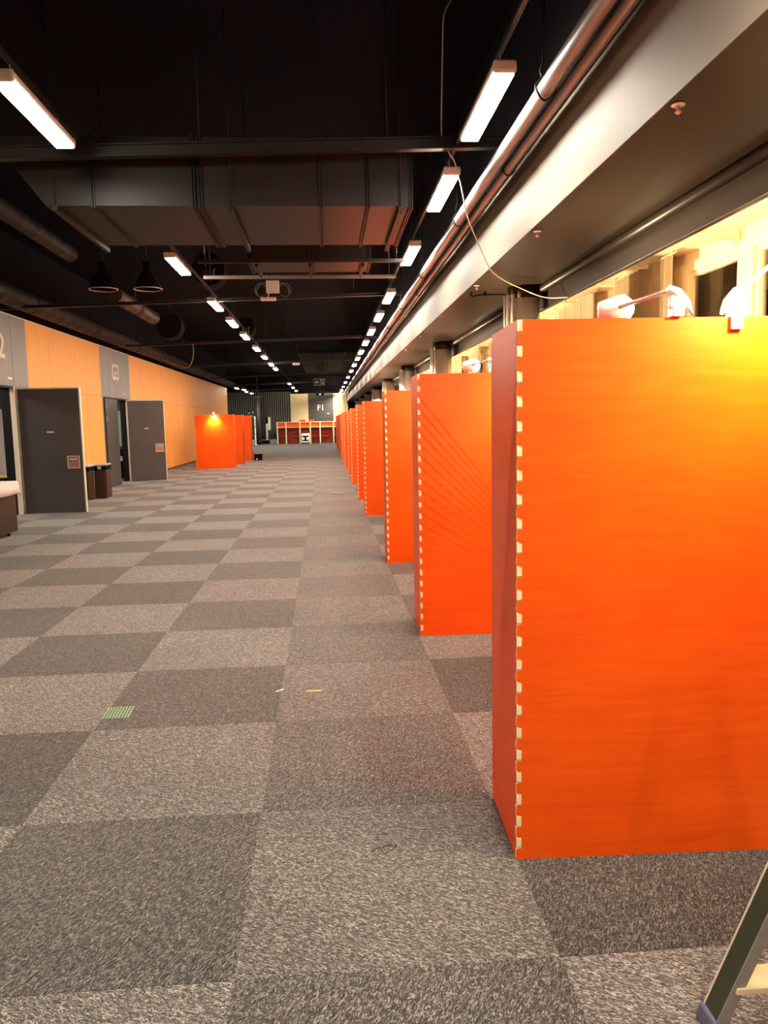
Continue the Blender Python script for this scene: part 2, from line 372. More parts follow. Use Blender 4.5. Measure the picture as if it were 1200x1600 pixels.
# ------------------------------------------------------------------ end wall and the dim area beyond the veneer wall
bm = BM(); box(bm, -13, 4.6, YE, YE+.2, 0, CZ); wall_end = structure('wall_end', bm, 'black')
bm = BM()
x = -13.0
while x < -2.75:
    d = random.uniform(.03, .08); box(bm, x, x+.10, YE-d, YE, .0, 4.1); x += .17
o = obj('cladding_rib', bm, 'ribbed', wall_end); o['kind'] = 'stuff'
for (a, b) in ((-2.72, -1.33), (.66, 1.85)):
    bm = BM(); box(bm, a, b, YE-.05, YE, 0, 3.92); obj('yellow_panel', bm, 'yellowpanel', wall_end)
bm = BM(); box(bm, -1.32, .65, YE-.04, YE, 0, 3.95); dk = obj('dark_door_panel', bm, 'door', wall_end)
text('lettering', 'F1', .62, 'signwhite', wall_end, Matrix.Translation((-.33, YE-.05, 2.76)) @ Matrix.Rotation(PI/2, 4, 'X'))
bm = BM(); box(bm, .15, .38, YE-.05, YE-.04, 2.30, 2.34); obj('name_strip', bm, 'white', wall_end)
bm = BM(); box(bm, -13.1, -13, 47, YE, 0, CZ); structure('wall_far_left', bm, 'ribbed')
bm = BM(); bbox(bm, -6.4, -3.75, 60.3, 61.6, 0, .36, .02); box(bm, -4.95, -4.35, 60.27, 60.3, .05, .30)
o = structure('trim_4', None, None); obj('grey_plinth', bm, 'grey', o)
bm = BM(); box(bm, -4.95, -4.35, 60.25, 60.29, .05, .32)
for k in range(4): box(bm, -4.93, -4.37, 60.235, 60.25, .07+k*.06, .10+k*.06)
obj('vent_panel', bm, 'black', o)
# pillar
t = thing('pillar', 'dark round pillar with a silver collar beside the ribbed far wall', 'pillar', (-5.15, 60.0, 0))
bm = BM(); lathe(bm, [(.17, .36), (.17, 3.6)], 20); bm2 = BM()
obj('shaft', bm, 'door', t)
bm = BM(); lathe(bm, [(.10, 3.6), (.28, 3.62), (.28, 3.7), (.04, 3.74), (.04, CZ)], 20); obj('collar', bm, 'pipe', t)
bm = BM(); lathe(bm, [(.2, 0), (.2, .36)], 20); obj('pillar_base', bm, 'steel_dark', t)
t = thing('dispenser_stand', 'slim cream post stand with a pale dispenser before the ribbed wall', 'stand', (-4.55, 60.5, .36))
bm = BM(); box(bm, -.06, .06, -.03, .03, 0, 1.25); obj('post', bm, 'cream', t)
bm = BM(); bbox(bm, -.10, .10, -.05, .05, 1.25, 1.68, .02); obj('dispenser', bm, 'black', t)
bm = BM(); bbox(bm, .10, .28, -.03, .03, .75, 1.75, .02); obj('notice_panel', bm, 'cream', t)
t = thing('white_pole', 'thin white pole standing beside the dark pillar', 'pole', (-5.35, 59.2, 0))
bm = BM(); lathe(bm, [(.14, 0), (.14, .04), (.05, .06), (.05, 2.05)], 12); obj('pole_shaft', bm, 'white', t)
bm = BM(); lathe(bm, [(.05, 2.05), (.07, 2.07), (.07, 2.12), (.02, 2.16)], 12); obj('pole_cap', bm, 'white', t)
# plant
t = thing('potted_plant', 'tall leafy plant in a pot behind the left orange boards', 'plant', (-5.25, 55.3, 0))
bm = BM(); lathe(bm, [(.20, 0), (.27, .45), (.29, .47), (.25, .47), (.24, .42)], 18); obj('pot', bm, 'white', t)
bm = BM()
for k in range(5):
    a = k*1.3; tube(bm, spline([(0, 0, .4), (.06*math.cos(a), .06*math.sin(a), 1.1), (.2*math.cos(a), .2*math.sin(a), 1.9+.1*k)]), .014, 5)
obj('stem', bm, 'leaf', t)
bm = BM()
for k in range(150):
    a = random.uniform(0, 2*PI); z = random.uniform(.7, 2.5); rr = random.uniform(.05, .36)
    c = Vector((rr*math.cos(a), rr*math.sin(a), z)); s = random.uniform(.07, .13)
    mtx = Matrix.Translation(c) @ Matrix.Rotation(a, 4, 'Z') @ Matrix.Rotation(random.uniform(-.9, .9), 4, 'Y') @ Matrix.Rotation(random.uniform(-.6, .6), 4, 'X')
    vs = [bm.verts.new(mtx @ Vector(v)) for v in ((-s, 0, 0), (-s*.2, -s*.45, .01), (s, 0, -.03), (-s*.2, s*.45, .01))]
    bm.faces.new(vs)
o = obj('foliage', bm, 'leaf', t); o['kind'] = 'stuff'
# crate
t = thing('black_crate', 'small black crate on the carpet right of the left orange boards', 'crate', (-3.06, 34.9, 0))
bm = BM(); A, B, H, T = .17, .15, .27, .015
box(bm, -A, A, -B, B, 0, .02); box(bm, -A, A, -B, -B+T, .02, H); box(bm, -A, A, B-T, B, .02, H); box(bm, -A, -A+T, -B+T, B-T, .02, H); box(bm, A-T, A, -B+T, B-T, .02, H)
obj('crate_body', bm, 'black', t)
bm = BM(); [box(bm, *q) for q in ((-.185, .185, -.165, -.15, H-.05, H), (-.185, .185, .15, .165, H-.05, H), (-.185, -.17, -.15, .15, H-.05, H), (.17, .185, -.15, .15, H-.05, H))]; obj('crate_rim', bm, 'black', t)
bm = BM(); bbox(bm, -.08, -.03, -.165, -.152, .03, .08, .004, 1); obj('crate_label', bm, 'white', t)

# ------------------------------------------------------------------ red shelving block at the far end
t = thing('shelf_block', 'long row of red stained open shelf bays with pale edges at far end', 'shelf', (0, 60.0, 0))
XS = [-3.72, -3.06, -1.98, -1.18, -.42, .62, 1.5]; HS = 1.70; D = .75
for xs in XS:
    bm = BM(); box(bm, xs-.045, xs+.045, 0, .012, 0, HS); dv = obj('divider_edge', bm, 'edge', t)
    bm = BM(); box(bm, xs-.028, xs+.028, .012, D, 0, HS-.03); obj('divider', bm, 'shelfin', t)
bm = BM(); box(bm, XS[0]-.03, XS[-1]+.03, -.004, .0, HS-.05, HS); obj('top_edge', bm, 'edge', t)
bm = BM(); box(bm, XS[0]-.03, XS[-1]+.03, .012, D, HS-.03, HS); obj('top_board', bm, 'board', t)
bm = BM(); box(bm, XS[0]-.028, XS[-1]+.028, D, D+.03, 0, HS); obj('back_board', bm, 'shelfin', t)
for a, b in zip(XS, XS[1:]):
    bm = BM(); box(bm, a+.03, b-.03, .10, .12, 1.30, HS-.05); obj('apron', bm, 'board', t)
    bm = BM(); box(bm, a+.03, b-.03, .0, D, 1.26, 1.30); obj('desk_shelf', bm, ['edge'], t)
    for k, z in enumerate((.55, .90)):
        if (a, z) in ((-1.98, .55),): continue
        aa = a+.03 + (.35 if b-a > .9 and a < -2 else 0); bb = b-.03 - (.3 if b-a > .9 and a > -.6 else 0)
        bm = BM(); box(bm, aa, bb, .30, D, z, z+.03); obj('shelf_board', bm, 'board', t)
for a, zs, off in ((-3.72, (.45,), .03), (-3.06, (.45, 1.0), .03), (.62, (.45, 1.0), -.03)):
    for z in zs:
        bm = BM(); lathe(bm, [(.05, -.008), (.05, .008)], 14); bmesh.ops.rotate(bm, matrix=Matrix.Rotation(PI/2, 3, 'Y'), verts=bm.verts, cent=(0, 0, 0))
        obj('grommet', bm, 'white', t, (a+off*1.3, .18, z))
for x, lab in ((-1.76, 'left of the two orange boxes on top of the red shelf block'), (-1.09, 'right of the two orange boxes on top of the red shelf block')):
    q = thing('orange_box', lab, 'box', (x, 60.25, HS), group='boxes on the red shelf block')
    bm = BM(); bbox(bm, -.22, .22, -.15, .15, 0, .12, .01); obj('box_body', bm, 'board', q)
    bm = BM(); bbox(bm, -.23, .23, -.16, .16, .12, .15, .008); obj('box_lid', bm, 'board', q)
t = thing('white_machine', 'white box machine with black slots in a red shelf bay', 'machine', (-1.575, 59.93, 0))
bm = BM(); bbox(bm, -.31, .31, 0, .45, .08, .80, .03); obj('housing', bm, 'white', t)
bm = BM(); box(bm, -.24, .24, -.012, 0, .50, .62); box(bm, -.24, .24, -.012, 0, .20, .30); box(bm, -.07, .07, -.012, 0, .30, .50); obj('slot', bm, 'black', t)
for sx in (-1, 1):
    bm = BM(); lathe(bm, [(.04, 0), (.04, .08)], 10, (sx*.25, .08, 0)); obj('foot', bm, 'black', t)
    bm = BM(); lathe(bm, [(.04, 0), (.04, .08)], 10, (sx*.25, .37, 0)); obj('foot', bm, 'black', t)

# ------------------------------------------------------------------ right side: fascia, soffit, downstand, window recess
XF, ZS = 1.735, 3.20
wall_right = structure('wall_right')
bm = BM()
yy = -5.0
for k in range(12):
    a, b = yy+.002, yy+5.6-.002; q = BM(); box(q, XF, XF+.12, a, min(b, YE), ZS+.001, 3.84); obj('fascia_panel', q, 'fascia', wall_right); yy += 5.6
bm.free()
bm = BM(); box(bm, XF+.004, 2.62, -5, YE, ZS, ZS+.06); obj('soffit_panel', bm, 'soffit', wall_right)
bm = BM(); bbox(bm, 2.62, 2.67, -5, YE, 2.935, ZS+.06, .008, 2); obj('downstand_beam', bm, 'downstand', wall_right)
bm = BM(); tube(bm, [(2.57, -5, 3.155), (2.57, YE, 3.155)], .045, 10); obj('soffit_tube', bm, 'downstand', wall_right)
bm = BM(); box(bm, XF, XF+.1, -5, YE, 3.84, CZ); box(bm, XF-.03, XF, -5, YE, 3.842, 4.02); obj('upper_wall', bm, 'black', wall_right)
bm = BM(); box(bm, 2.60, XR+.15, -5, YE, 3.49, 3.55); box(bm, 2.60, 2.66, -5, YE, ZS+.061, 3.49); obj('recess_ceiling', bm, 'recess', wall_right)
# window wall: sill wall, piers, head
MOD = 2.75; YW0 = 7.43 - MOD*4
bm = BM(); box(bm, XR, XR+.2, -5, YE, 0, .85); box(bm, XR, XR+.2, -5, YE, 3.36, 3.49)
wn = 0; yw = YW0; piers = []
while yw < YE:
    y0 = yw-1.30; y1 = yw+1.45                     # window pair centred about the post at yw
    piers.append((yw+1.45, yw+MOD-1.30)); yw += MOD
for a, b in piers: 
    if b > a: box(bm, XR, XR+.2, a, min(b, YE), .85, 3.36)
obj('window_wall', bm, 'recess', wall_right)
yw = YW0; k = 0
while yw < 56:
    k += 1
    wd = structure('window_%d' % k, loc=(XR, yw, 0))
    bm = BM()
    for a, b in ((-.13, .13), (-1.29, -1.12), (1.22, 1.44)): box(bm, -.05, .12, a, b, .85, 3.36)
    for a, b in ((-1.12, -.13), (.13, 1.22)):
        box(bm, -.05, .12, a, b, .85, .97); box(bm, -.05, .12, a, b, 3.26, 3.36)
    obj('window_frame', bm, 'winframe', wd)
    for a, b in ((-1.10, -.15), (.15, 1.20)):
        bm = BM()
        e = .055
        box(bm, -.02, .05, a-.02, a+e, .97, 3.26); box(bm, -.02, .05, b-e, b+.02, .97, 3.26); box(bm, -.02, .05, a+e, b-e, .97, .97+e); box(bm, -.02, .05, a+e, b-e, 3.26-e, 3.26)
        sh = obj('sash', bm, 'winframe', wd)
        bm = BM(); box(bm, .01, .02, a+e, b-e, .97+e, 3.26-e); obj('pane', bm, 'glass', sh)
        bm = BM(); box(bm, -.09, -.05, a+.02, a+.09, 3.34, 3.46); tube(bm, [(-.07, a+.05, 3.40), (-.40, a+.12, 3.43)], .014, 6); box(bm, -.44, -.40, a+.10, a+.14, 3.425, 3.488)
        obj('stay_arm', bm, 'winframe', sh)
    yw += MOD
# curtains in front of the piers and second windows
cidx = 0
for (a, b, shade) in [(9.15, 10.95, 0), (11.85, 13.9, 0), (15.3, 16.4, 0), (17.6, 19.4, 0), (20.8, 22.2, 0), (23.6, 25.0, 0), (28.0, 30.2, 0), (34, 36, 0), (40, 42, 0), (3.4, 5.2, 0)]:
    t = thing('curtain', '', 'curtain', (0, 0, 0), group='sheer curtains along the window wall')
    t['label'] = '%s sheer cream curtain along the windows counted from the camera' % ORD[[3.4, 9.15, 11.85, 15.3, 17.6, 20.8, 23.6, 28.0, 34, 40].index(a)]
    a *= .933; b *= .933
    curtain('curtain_cloth', a, b, XR-.28, .12, 3.44, .035, .15, 'curtain', t, random.uniform(0, 6))
    bm = BM(); tube(bm, [(XR-.28, a-.1, 3.45), (XR-.28, b+.1, 3.45)], .014, 8)
    for y in (a, b): box(bm, XR-.29, XR-.27, y-.01, y+.01, 3.45, 3.49)
    obj('curtain_rail', bm, 'alu', t)

# steel columns
c0 = None
for i, y in enumerate([2.75, 9.2, 15.6, 22.1, 28.7, 35.2, 41.7, 48.2, 54.7]):
    lab = '%s polished steel column with riser tubes counted from the camera' % ORD[i]
    if c0 is None:
        c0 = thing('steel_column', lab, 'column', (2.40, y, 0), group='steel columns along the window side')
        bm = BM(); lathe(bm, [(.19, 0.03), (.19, ZS-.14)], 32); obj('column_shaft', bm, 'chrome', c0)
        bm = BM(); lathe(bm, [(.195, ZS-.14), (.195, ZS)], 32); obj('column_head', bm, 'soffit', c0)
        bm = BM(); lathe(bm, [(.24, 0), (.24, .03), (.2, .035)], 32); obj('column_base', bm, 'chrome', c0)
        for (px, py) in ((-.235, -.06), (-.215, -.13), (-.17, -.19)):
            bm = BM(); tube(bm, [(px, py, 0), (px, py, ZS-.11)], .021, 10); obj('riser_tube', bm, 'chrome', c0)
    else: dup(c0, (2.40, y, 0), 0, lab)

# sprinklers under the soffit
s0 = None
for i, y in enumerate([3.90, 6.46, 9.02, 11.63, 14.3, 16.9, 19.5]):
    lab = '%s small metal sprinkler under the brown soffit counted from the camera' % ORD[i]
    if s0 is None:
        s0 = thing('sprinkler', lab, 'sprinkler', (1.80, y, ZS), group='sprinklers under the soffit')
        bm = BM(); lathe(bm, [(.034, -.002), (.034, -.007), (.014, -.012), (.012, 0)], 16); obj('rosette', bm, 'silver', s0)
        bm = BM(); lathe(bm, [(.011, -.012), (.011, -.035), (.016, -.037), (.016, -.041), (.006, -.042), (.006, -.05)], 12); obj('sprinkler_head', bm, 'copper', s0)
    else: dup(s0, (1.80, y, ZS), 0, lab)
t = thing('conduit', 'short bent dark conduit under the soffit before the second steel column', 'pipe', (0, 0, 0))
bm = BM(); tube(bm, spline([(1.83, 9.5, ZS-.0), (1.83, 9.5, ZS-.04), (1.87, 9.5, ZS-.045), (1.95, 9.5, ZS-.03), (2.16, 9.5, ZS-.03), (2.25, 9.5, ZS-.03)], 3), .010, 6); obj('conduit_tube', bm, 'black', t)
bm = BM(); box(bm, 1.98, 2.01, 9.48, 9.52, ZS-.045, ZS); obj('saddle', bm, 'black', t)

# ------------------------------------------------------------------ pipes above the fascia
def longpipe(name, label, x, z, r, m, clamps):
    t = thing(name, label, 'pipe', (0, 0, 0)); bm = BM(); tube(bm, [(x, -5, z), (x, YE, z)], r, 16, False); obj('pipe_run', bm, m, t)
    for y in clamps:
        bm = BM(); pts = [(x+(r+.012)*math.cos(a), y+.02*math.sin(a*3), z+(r+.012)*math.sin(a)) for a in [k*PI/8 for k in range(17)]]
        tube(bm, pts, .008, 6, False); tube(bm, [(x-.02, y, z+r), (x-.035, y+.01, z+r+.06), (x-.02, y, z+r+.10), (x, y, CZ)], .007, 6); obj('pipe_clamp', bm, 'steel_dark', t)
    return t
longpipe('round_pipe', 'thick grey pipe running above the beige fascia, left of the pair', 1.487, 3.78, .055, 'pipe', [3.4, 5.15, 8.4, 11.4, 14.5, 17.5, 21, 24.5, 28, 32, 36, 40, 45, 50, 55])
longpipe('slim_pipe', 'slimmer pale pipe running close above the beige fascia', 1.615, 3.77, .042, 'pipe', [6.7, 13, 19.5, 26, 33, 41, 49])

# ------------------------------------------------------------------ roof beams (they climb slightly to the right)
for i, (y, h) in enumerate([(6.92, .105), (14.7, .06), (21.9, .06), (30.0, .07), (37.6, .07), (45.3, .08), (53, .08)]):
    z0 = 3.845+.03; xl = XW+.002 if i else -5.84
    t = thing('roof_beam', '%s dark cross beam under the black ceiling counted from the camera' % ORD[i], 'beam', (0, y, 0), group='cross beams under the black ceiling')
    bm = BM()
    za, zb = 3.885+.0287*(XW+2.65), 3.885+.0287*(XF-.03+2.65)
    for (dy0, dy1, dz0, dz1) in ((-.04, .04, h-.012, h), (-.04, .04, 0, .012), (-.006, .006, .012, h-.012)):
        vs = [bm.verts.new(v) for v in ((XW+.004, dy0, za+dz0), (XF-.04, dy0, zb+dz0), (XF-.04, dy1, zb+dz0), (XW+.004, dy1, za+dz0), (XW+.004, dy0, za+dz1), (XF-.04, dy0, zb+dz1), (XF-.04, dy1, zb+dz1), (XW+.004, dy1, za+dz1))]
        for f in ((3, 2, 1, 0), (4, 5, 6, 7), (0, 1, 5, 4), (1, 2, 6, 5), (2, 3, 7, 6), (3, 0, 4, 7)): bm.faces.new([vs[q] for q in f])
    obj('beam_profile', bm, 'duct', t)
    for x in (-4.6, -1.0, .6):
        bm = BM(); tube(bm, [(x, 0, za+.0287*(x-XW)+h), (x, 0, CZ)], .005, 6); obj('hanger_rod', bm, 'steel_dark', t)

# ------------------------------------------------------------------ LED battens in two rows
def batten(label, loc, group):
    t = thing('ceiling_batten', label, 'light', loc, group=group)
    bm = BM(); bbox(bm, -.075, .075, -.61, .61, .012, .075, .02, 2); obj('batten_body', bm, 'lightbody', t)
    bm = BM(); bbox(bm, -.066, .066, -.585, .585, -.006, .012, .004, 1); obj('diffuser', bm, 'diffuser', t)
    for s in (-1, 1):
        bm = BM(); bbox(bm, -.078, .078, s*.60-.02, s*.60+.02, .0, .078, .018, 2); obj('end_cap', bm, 'lightbody', t)
        bm = BM(); tube(bm, [(-.03, s*.45, .074), (0, s*.45, .13), (.03, s*.45, .074)], .004, 6); tube(bm, [(0, s*.45, .13), (0, s*.45, .175)], .004, 6); obj('hook', bm, 'alu', t)
    return t
RY_ = [-3.4, -.4, 2.1, 5.7, 7.75, 10.58, 14.1, 16.7, 19.4, 22.1, 25.0, 27.6, 30.6, 34.2, 38.9, 44.0, 49.5, 54, 58.5]
LY_ = [-4.7, .6, 5.92, 11.2, 14.9, 17.5, 20.2, 23.5, 26.5, 29.7, 32.2, 44.6, 49.5, 54.5]
b0 = None
def place(x, y, lab, grp):
    global b0
    if b0 is None: b0 = batten(lab, (x, y, 3.85), grp); return b0
    r = dup(b0, (x, y, 3.85), 0, lab); r['group'] = grp; return r
for side, x, YS, grp in (('right', 1.205, RY_, 'battens of the right row'), ('left', -1.99, LY_, 'battens of the left row')):
    n = 0
    for y in YS:
        if y < 4: lab = '%s lit batten behind the camera in the %s ceiling row' % (ORD[YS.index(y)], side)
        else: lab = '%s lit batten from the camera in the %s ceiling row' % (ORD[n], side); n += 1
        place(x, y, lab, grp)
for i, (x, y) in enumerate([(-5.5, 49.2), (-5.3, 51.6), (-5.45, 54.6), (-5.42, 58.0)]):
    place(x, y, '%s lit batten above the far left corner beyond the veneer wall' % ORD[i], 'battens in the far left corner')
for x, y0, y1, nm in ((1.205, -5, 59.5, 'right'), (-1.99, -5, 7.05, 'near left'), (-1.99, 9.0, 52, 'left'), (-5.42, 48, 59.5, 'far left')):
    t = thing('lighting_rail', 'thin grey rail carrying the %s row of ceiling battens' % nm, 'rail', (x, 0, 4.02))
    bm = BM(); box(bm, -.016, .016, y0, y1, 0, .035); obj('rail_profile', bm, 'duct', t)
    y = y0+.6
    while y < y1:
        bm = BM(); tube(bm, [(0, y, .035), (0, y, CZ-4.02)], .004, 6); obj('hanger_rod', bm, 'steel_dark', t); y += 4.3
t = thing('emergency_light', 'small white emergency light bar on the fourth cross beam', 'light', (-1.05, 29.9, 3.83))
bm = BM(); bbox(bm, -.14, .14, -.05, .05, .02, .09, .01); obj('light_case', bm, 'white', t)
bm = BM(); box(bm, -.12, .12, -.04, .04, .005, .02); obj('light_lens', bm, 'signwhite', t)

# ------------------------------------------------------------------ air ducts
def duct(label, x0, x1, y0, y1, z0, z1, flanges, lean=0):
    t = thing('air_duct', label, 'duct', (0, 0, 0))
    edges = [x0] + flanges + [x1]
    for a, b in zip(edges, edges[1:]):
        bm = BM(); box(bm, a+.004, b-.004, y0, y1, z0, z1)
        if a == x0 and lean:
            for v in bm.verts:
                if v.co.x < a+.01 and v.co.z > z0+.01: v.co.x -= lean
        obj('duct_section', bm, 'duct', t)
    for f in edges[1 if lean else 0:]:
        bm = BM(); box(bm, f-.018, f-.004, y0-.02, y1+.02, z0-.02, z1+.02); box(bm, f+.004, f+.018, y0-.02, y1+.02, z0-.02, z1+.02); obj('flange', bm, 'steel_dark', t)
    for f in (x0+.1, x1-.1, (x0+x1)/2):
        for y in (y0-.035, y1+.035):
            bm = BM(); tube(bm, [(f, y, z0-.08), (f, y, CZ)], .005, 6); obj('hanger_rod', bm, 'steel_dark', t)
        bm = BM(); box(bm, f-.02, f+.02, y0-.06, y1+.06, z0-.06, z0-.02); obj('hanger_bar', bm, 'steel_dark', t)
    return t
duct('large dark rectangular duct crossing behind the first cross beam', -2.42, .84, 7.25, 8.80, 3.61, 4.20, [-2.0, -1.12, -1.06, .02, .45], .45)
duct('smaller dark duct crossing above the white junction box', -.95, .66, 10.6, 11.25, 3.78, 4.28, [-.1])
for i, (x0, x1, y, z, lab) in enumerate([(-1.75, 1.13, 11.9, 3.81, 'long grey strut with a bright right end behind the smaller duct'), (-1.6, 1.1, 10.4, 3.74, 'dark strut hanging just under the smaller duct')]):
    t = thing('strut', lab, 'rail', (0, 0, 0)); bm = BM(); box(bm, x0, x1, y-.02, y+.02, z, z+.012); box(bm, x0, x1, y-.02, y-.012, z+.012, z+.045); box(bm, x0, x1, y+.012, y+.02, z+.012, z+.045); obj('strut_profile', bm, 'pipe' if i == 0 else 'duct', t)
    for x in (x0+.1, x1-.1):
        bm = BM(); tube(bm, [(x, y, z-.04), (x, y, CZ)], .006, 6); obj('threaded_rod', bm, 'pipe' if x > 0 and i == 0 else 'steel_dark', t)
# spiral ducts along the left wall
def roundduct(label, p0, p1, r, m='spiral'):
    t = thing('spiral_duct', label, 'duct', (0, 0, 0)); bm = BM(); n = int((Vector(p1)-Vector(p0)).length/.6); pts = []; rad = []
    for k in range(n+1):
        p = Vector(p0).lerp(Vector(p1), k/n)
        for d, q in ((-.012, 0), (-.004, .002), (.004, .002), (.012, 0)):
            pts.append(p+(Vector(p1)-Vector(p0)).normalized()*d); rad.append(r+q)
    tube(bm, pts, r, 20, True, rad); obj('duct_tube', bm, m, t)
    bm = BM(); d = (Vector(p1)-Vector(p0))
    for k in range(1, max(2, int(d.length/4))):
        p = Vector(p0)+d*(k/max(2, int(d.length/4)))
        tube(bm, [(p.x, p.y, p.z+r), (p.x, p.y, CZ)], .008, 6)
        tube(bm, [(p.x+(r+.012)*math.cos(a), p.y, p.z+(r+.012)*math.sin(a)) for a in [q*PI/8 for q in range(17)]], .008, 5, False)
    obj('duct_strap', bm, 'steel_dark', t); return t
roundduct('long brown spiral duct running along the top of the veneer wall', (-5.50, -5, 3.985), (-5.50, 47.5, 3.985), .185)
roundduct('slimmer brown duct ending in mid air above the left wall', (-4.5, -2, 4.75), (-4.5, 14.6, 4.75), .14)
roundduct('short reddish duct stub ending above the G3 door', (-4.02, 15.6, 4.2), (-4.02, 19.0, 4.2), .15, 'brown')
for i, (x, y, z, r, lab) in enumerate([(-2.26, 16.0, 4.75, .33, 'dark round fan drum beside the second left batten'), (-3.95, 20.4, 4.2, .33, 'dark round fan drum above the G3 door'), (-2.45, 25.0, 4.71, .31, 'dark round fan drum close to the fourth left batten')]):
    t = thing('duct_fan', lab, 'fan', (x, y, z)); bm = BM(); lathe(bm, [(r*.97, 0), (r, .02), (r, .5), (r*.97, .52)], 28, (0, 0, 0), 'y'); obj('fan_drum', bm, 'black', t)
    bm = BM(); pts = [(r*1.01*math.cos(k*PI/16), -.005, r*1.01*math.sin(k*PI/16)) for k in range(33)]; tube(bm, pts, .009, 6, False); obj('fan_rim', bm, 'duct', t)
    bm = BM(); tube(bm, [(0, .26, r), (0, .26, CZ-z)], .01, 6); obj('hanger_rod', bm, 'steel_dark', t)
    if i != 1:
        bm = BM(); bbox(bm, -.10, .10, -.06, -.004, -.14, -.03, .006, 1); obj('junction_box', bm, 'spiral', t)
        bm = BM(); tube(bm, [(-.09, -.05, -.14), (-.09, -.05, -.19), (.12, -.05, -.19), (.12, -.05, -.02), (.16, -.05, -.02)], .007, 6); obj('conduit_loop', bm, 'copper', t)
# bell pendants (not lit)
for x, lab in ((-4.07, 'left of the two dark bell pendants with a bright rim'), (-3.25, 'right of the two dark bell pendants with a bright rim')):
    t = thing('bell_pendant', lab, 'light', (x, 15.05, 4.2), group='dark bell pendants')
    bm = BM(); lathe(bm, [(.255, .0), (.24, .08), (.14, .26), (.08, .34), (.07, .50)], 28)
    bm.faces.ensure_lookup_table(); bmesh.ops.delete(bm, geom=[f for f in bm.faces if len(f.verts) > 4 and f.calc_center_median().z < .01], context='FACES'); obj('bell_shade', bm, 'black', t)
    bm = BM(); pts = [(.258*math.cos(k*PI/16), .258*math.sin(k*PI/16), 0) for k in range(33)]; tube(bm, pts, .009, 8, False); obj('rim', bm, 'copper', t)
    bm = BM(); tube(bm, [(0, 0, .5), (0, 0, CZ-4.2)], .012, 6); obj('stem', bm, 'steel_dark', t)

# wireless box on the second beam
t = thing('junction_box', 'pinkish white box with looped cables on the second cross beam', 'box', (-.9, 14.657, 3.98))
bm = BM(); bbox(bm, -.12, .12, -.05, .0, .06, .29, .012); obj('box_case', bm, 'cloth', t)
bm = BM(); bbox(bm, -.22, .06, -.22, -.06, -.085, -.035, .012); obj('antenna_plate', bm, 'cloth', t)
bm = BM(); tube(bm, [(-.09, -.12, -.04), (-.07, -.03, .08)], .012, 8); obj('bracket', bm, 'white', t)
for s in (-1, 1):
    for q in (0, 1):
        bm = BM(); tube(bm, spline([(s*.10, -.03, .22-.05*q), (s*(.20+.05*q), -.03, .24), (s*(.30+.03*q), -.02, .10), (s*.24, -.03, .0), (s*.14, -.02, .04)]), .007, 6); obj('cable_loop', bm, 'pipe', t)
# spotlight washing the end wall
t = thing('wall_spot', 'small bright spotlight near the fascia washing the pale end panels', 'light', (1.45, 57.6, 3.95))
bm = BM(); lathe(bm, [(.05, -.16), (.07, -.12), (.09, .12), (.085, .13), (.075, .10)], 18, (0, 0, 0), 'y'); hd = obj('spot_head', bm, 'whitemetal', t)
bm = BM(); lathe(bm, [(.075, .10), (.06, .115)], 18, (0, 0, 0), 'y'); obj('lens', bm, 'bulb', hd)
bm = BM(); tube(bm, [(0, 0, .08), (0, 0, CZ-3.95)], .012, 8); obj('stem', bm, 'steel_dark', t)
ld = bpy.data.lights.new('spot_beam', 'SPOT'); ld.energy = 600; ld.color = (1, .88, .66); ld.spot_size = math.radians(120); ld.spot_blend = .8; ld.shadow_soft_size = .08
lo = bpy.data.objects.new('spot_beam', ld); COL.objects.link(lo); lo.parent = hd; lo.location = (0, .16, 0); lo.rotation_euler = Vector((-.42, 1, -.36)).to_track_quat('-Z', 'Y').to_euler()
# exit sign
t = thing('exit_sign', 'hanging dark sign with white arrow and running figure', 'sign', (-.27, 42.0, 3.62))
bm = BM(); bbox(bm, -.30, .30, -.03, .03, 0, .36, .01, 1); obj('sign_case', bm, 'signgreen', t)
bm = BM()
for a, b, c, d in ((-.30, .30, 0, .015), (-.30, .30, .345, .36), (-.30, -.285, .015, .345), (.285, .30, .015, .345)): box(bm, a, b, -.036, -.03, c, d)
obj('sign_border', bm, 'signwhite', t)
def flat(bm, pts, y=-.034): bm.faces.new([bm.verts.new((x, y, z)) for x, z in pts])
bm = BM(); flat(bm, [(-.24, .18), (-.14, .27), (-.14, .215), (-.03, .215), (-.03, .145), (-.14, .145), (-.14, .09)]); obj('arrow', bm, 'signwhite', t)
bm = BM()
for a, b, c, d in ((.05, .25, .30, .32), (.23, .25, .05, .30), (.05, .07, .22, .30)): flat(bm, [(a, c), (b, c), (b, d), (a, d)])
flat(bm, [(.12+.022*math.cos(k*PI/5), .265+.022*math.sin(k*PI/5)) for k in range(10)])
flat(bm, [(.10, .24), (.15, .24), (.17, .15), (.13, .13)]); flat(bm, [(.13, .15), (.17, .15), (.22, .06), (.19, .05)]); flat(bm, [(.13, .14), (.15, .12), (.09, .05), (.06, .07)]); flat(bm, [(.06, .22), (.10, .235), (.11, .215), (.07, .19)])
obj('running_figure', bm, 'signwhite', t)
for x in (-.2, .2): bm = BM(); tube(bm, [(x, 0, .36), (x, 0, CZ-3.62)], .008, 6); obj('hanger_rod', bm, 'steel_dark', t)
t = thing('spot_unit', 'dark hanging unit with a small white lamp below the exit sign', 'light', (-.27, 46.0, 3.18))
bm = BM(); bbox(bm, -.24, .24, -.1, .1, 0, .36, .03); obj('unit_case', bm, 'steel_dark', t)
bm = BM(); lathe(bm, [(.06, -.13), (.05, -.10)], 14, (0, 0, .1), 'y'); obj('lens', bm, 'signwhite', t)
